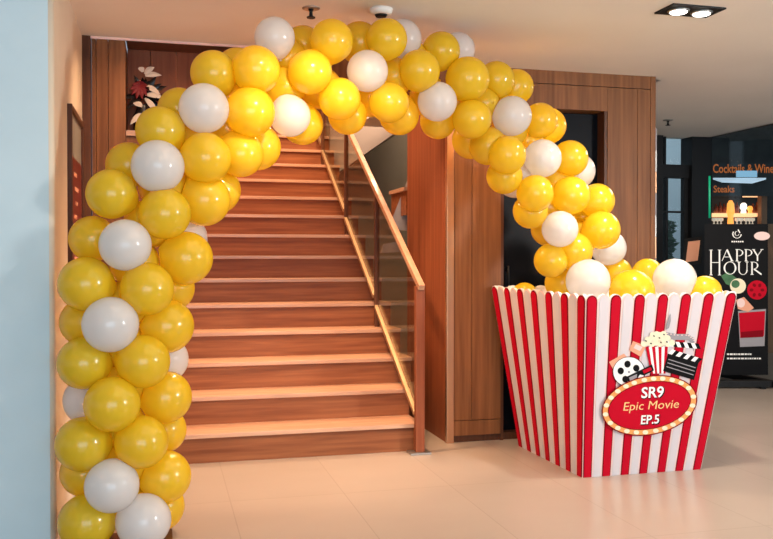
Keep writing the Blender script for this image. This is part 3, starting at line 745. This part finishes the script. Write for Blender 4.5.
for k in range(6): PP(ellipse(757+5.5*math.cos(k*1.05), 290+5.5*math.sin(k*1.05), 2.0, 1.6, k, 10), M['darkred'], .0084, art)
art.build('red_fruit_print', ps); art = MB()
PP([(738, 311), (766, 309), (764.5, 346), (740, 347)], M['greyprint'], .0075, art)
PP([(738.8, 313), (765.2, 311), (764, 336), (740.3, 338)], M['red'], .0082, art)
PP([(741, 332), (763.5, 330), (763.2, 337), (740.8, 338)], M['darkred'], .0086, art)
PP([(736, 300), (744, 297), (754, 308), (748, 312), (738, 309)], M['peach'], .0088, art)
PP(ellipse(741, 303, 4, 4.6, 0, 14), M['outline'], .0092, art)
art.build('red_drink_print', ps)
# menu stand
b0 = pix(693, 300, 8.45); ms = thing('menu_stand', (b0.x, b0.y, 0), 'menu stand with tilted tan sheet left of the happy hour poster', 'menu stand')
TM = Matrix.Translation((b0.x, b0.y, 0)) @ Matrix.Rotation(-YAW, 4, 'Z')
MB().lathe([(.16, 0), (.16, .015), (.03, .03)], M['black'], (b0.x, b0.y, 0), 20).build('base', ms)
MB().tube([TM @ Vector((0, 0, .02)), TM @ Vector((0, 0, 1.12))], .014, M['black']).build('pole', ms)
def MF(u, v, off): return pix(u, v, 8.45-off)+FWD*((250-v)*.006)
mb_ = MB(); q = [(687, 238.5), (705.5, 236), (698, 264), (679, 266.5)]
a = [MF(x, y, .01) for x, y in q]; b = [MF(x, y, -.02) for x, y in q]
mb_.face(a, M['black']); mb_.face(b, M['black']); [mb_.face([a[k], a[(k+1) % 4], b[(k+1) % 4], b[k]], M['black']) for k in range(4)]
mb_.build('board', ms)
mb_ = MB(); mb_.face([MF(x, y, .014) for x, y in ((690, 241.5), (702.5, 240), (695.5, 260.5), (683, 262.5))], M['peach'])
mb_.build('menu_sheet', ms)

# ------------------------------------------------------------------ bar behind the shop front
DB = 10.6
def BF(u, v, d=DB): return pix(u, v, d)
br = MB()
a, b = BF(690, 258, 11.3), BF(860, 258, 11.3)
def wallpanel(mb, u0, u1, d, z0, z1, th, m):
    a, b = pix(u0, 258, d), pix(u1, 258, d); f = Vector((SY, CYW, 0))*th
    q = [Vector((a.x, a.y, z0)), Vector((b.x, b.y, z0)), Vector((b.x, b.y, z1)), Vector((a.x, a.y, z1))]
    mb.face(q, m); mb.face([p+f for p in q], m)
    for k in range(4): mb.face([q[k], q[(k+1) % 4], q[(k+1) % 4]+f, q[k]+f], m)
wallpanel(br, 690, 900, 11.4, 0, 3.2, .1, M['bar_dark'])
bw = pix(690, 258, 11.4); br.beam((XS-.02, YF+.08, 1.6), (bw.x, bw.y, 1.6), .06, 3.2, M['bar_dark']); br.box(XS, 11, 3, YF, 3.2, 3.3, M['bar_dark']); br.box(XS+1.0, 11, YF, 10, 3.2, 3.3, M['bar_dark'])
struct('wall_bar', br)
def rod(name, u0, u1, v0, v1, d, depth, m, parent, bev=0):
    mb = MB(); a, b = pix(u0, v1, d), pix(u1, v0, d)
    L = (pix(u1, v0, d)-pix(u0, v0, d)).length; H = (pix(u0, v0, d)-pix(u0, v1, d)).length
    T = Matrix.Translation(a) @ Matrix.Rotation(-YAW, 4, 'Z')
    return mb.box(0, L, 0, depth, 0, H, m, T).build(name, parent, bev)
bc = thing('back_bar', tuple(BF(740, 258, 11.2).xy)+(0,), 'timber framed back bar with lit shelf seen through the shop front', 'bar')
rod('counter', 705, 790, 224, 368, 10.9, .35, M['barwood'], bc)
rod('shelf', 712, 762, 213.2, 216.2, 11.0, .3, M['glowshelf'], bc)
rod('post', 761.5, 767, 190, 224, 10.85, .12, M['barwood'], bc)
rod('beam', 742, 790, 187, 193, 10.85, .12, M['barwood'], bc)
rod('light_strip', 744, 760, 194.5, 197, 11.0, .05, M['glowshelf'], bc)
rod('top_shelf', 712, 736, 183.5, 184, 11.0, .1, M['barwood'], bc)
def bottle(u, v, h, m, label, kind='bottle', d=11.05, rad=.04, group='bottles and glasses on the back bar'):
    p = pix(u, v, d); o = MB()
    if kind == 'bottle': o.lathe([(rad, 0), (rad, h*.6), (rad*.4, h*.75), (rad*.35, h)], m, p, 12)
    elif kind == 'lamp': o.lathe([(rad*.8, 0), (rad*.65, h*.3), (rad, h*.5), (rad*.85, h*.85), (rad*.4, h)], m, p, 14)
    else: o.lathe([(rad*.6, 0), (rad*.2, .01), (rad*.2, h*.4), (rad, h*.6), (rad*.9, h)], m, p, 10)
    o = o.build({'bottle': 'bottle', 'lamp': 'table_lamp', 'glass': 'drinking_glass'}[kind]); me = o.data; me.transform(Matrix.Translation(-p)); o.location = p
    return tag(o, label, {'bottle': 'bottle', 'lamp': 'lamp', 'glass': 'glass'}[kind], group if kind != 'lamp' else None)
M['bottle'] = mat('dim bottle', (.25, .06, .03), .2); M['bglass'] = mat('pale glass', (.75, .68, .6), .2, emit=(1, .8, .6), es=.5)  # warm light is put into the drinking glasses as emission
tb = bottle(730.5, 224, .30, M['glowamber'], 'tall glowing amber lantern on the bar counter', 'lamp', 10.93, .050)
bottle(743.5, 213, .13, M['glowwhite'], 'small white lamp on the lit bar shelf', 'lamp', 11.03, .045)
bottle(750, 213, .09, M['glowamber'], 'small amber lamp beside the white lamp on the bar shelf', 'lamp', 11.03, .036)
for k, (u, nm) in enumerate(((716, 'leftmost'), (720, 'second from the left'), (724, 'third from the left'), (737, 'just right of the amber lantern'), (753, 'right of the small amber lamp'), (757, 'rightmost, next to the timber post'))):
    bottle(u, 213, .12+.02*(k % 2), M['bottle'], f'dark bottle on the lit bar shelf, {nm}', 'bottle', 11.06, .028)
for k, u in enumerate((714, 717.5, 721, 737, 741, 746, 749.5, 752.5)):
    bottle(u, 224, .075, M['bglass'], 'small pale glass in the row on the bar counter', 'glass', 10.97, .030, 'row of glasses on the bar counter')
sgn = MB()
text_into(sgn, 'Cocktails & Wines', BF, M['orangeletter'], 745, 168.5, 64, 9, 10.4, 0, .015)
text_into(sgn, 'Steaks', BF, M['orangeletter'], 724, 189, 21, 7, 10.4, 0, .015)
sgn = sgn.build('lettering'); sp_ = BF(745, 178, 10.4)
bs = thing('bar_sign', sp_, 'orange lettered sign on dark board hanging inside the bar', 'sign')
sgn.parent = bs; sgn.data.transform(Matrix.Translation(-sp_))
mb_ = MB(); T = Matrix.Translation(BF(712, 196, 10.42)) @ Matrix.Rotation(-YAW, 4, 'Z'); mb_.box(0, .9, 0, .02, 0, .40, M['bar_dark'], T); mb_.build('board', bs)
tv = MB(); T = Matrix.Translation(BF(737, 177, 10.2)) @ Matrix.Rotation(-YAW, 4, 'Z'); tv.box(0, .24, 0, .03, 0, .075, M['screen'], T)
tag(tv.build('wall_screen'), 'small blue lit screen under the bar sign', 'screen')
pl_ = MB(); q = [BF(713, 179.5, 10.1), BF(766, 179.5, 10.1), BF(752, 183.5, 9.9), BF(722, 182.5, 9.9)]  # glowing wedge drawn in place of a light panel's reflection
pl_.face(q, M['reflected_panel']); pl_.face([p+Vector((0, 0, .02)) for p in q], M['reflected_panel']); [pl_.face([q[k], q[(k+1) % 4], q[(k+1) % 4]+Vector((0, 0, .02)), q[k]+Vector((0, 0, .02))], M['reflected_panel']) for k in range(4)]
tag(pl_.build('panel_reflection'), 'pale blue flat reflection of a light panel inside the bar', 'lamp')
nn = MB(); a = pix(709.5, 218, 8.0); b = pix(709.5, 176, 8.0); nn.tube([a, b], .010, M['neon_reflection']); tag(nn.build('column_glow'), 'upright green glow reflection beside the shop front', 'glow reflection')  # glowing strip drawn in place of the green reflection on the column
# outside the corridor window
ow = MB().box(2, 16, 13, 13.2, 0, 4.5, mat('street facade', (.42, .50, .54), .8)); struct('wall_street', ow)
ppos = Vector((5.9*.9, 9.0, 0)); sh_ = thing('potted_shrub', (6.22, 9.7, 0), 'potted shrub outside the corridor window', 'plant')
MB().lathe([(.14, 0), (.19, .4), (.17, .42)], M['pot'], (6.22, 9.7, 0), 18).build('pot', sh_)
lf = MB()
for k in range(170):
    a = rngf.uniform(0, 6.28); z = .45+rngf.random()*1.25; d = Vector((math.cos(a), math.sin(a), rngf.uniform(-.1, .7)))
    leafblade(lf, Vector((6.22, 9.7, z)), d, rngf.uniform(.10, .22), .03, M['leaf'])
lf.build('foliage', sh_)
for m in bpy.data.materials: pass
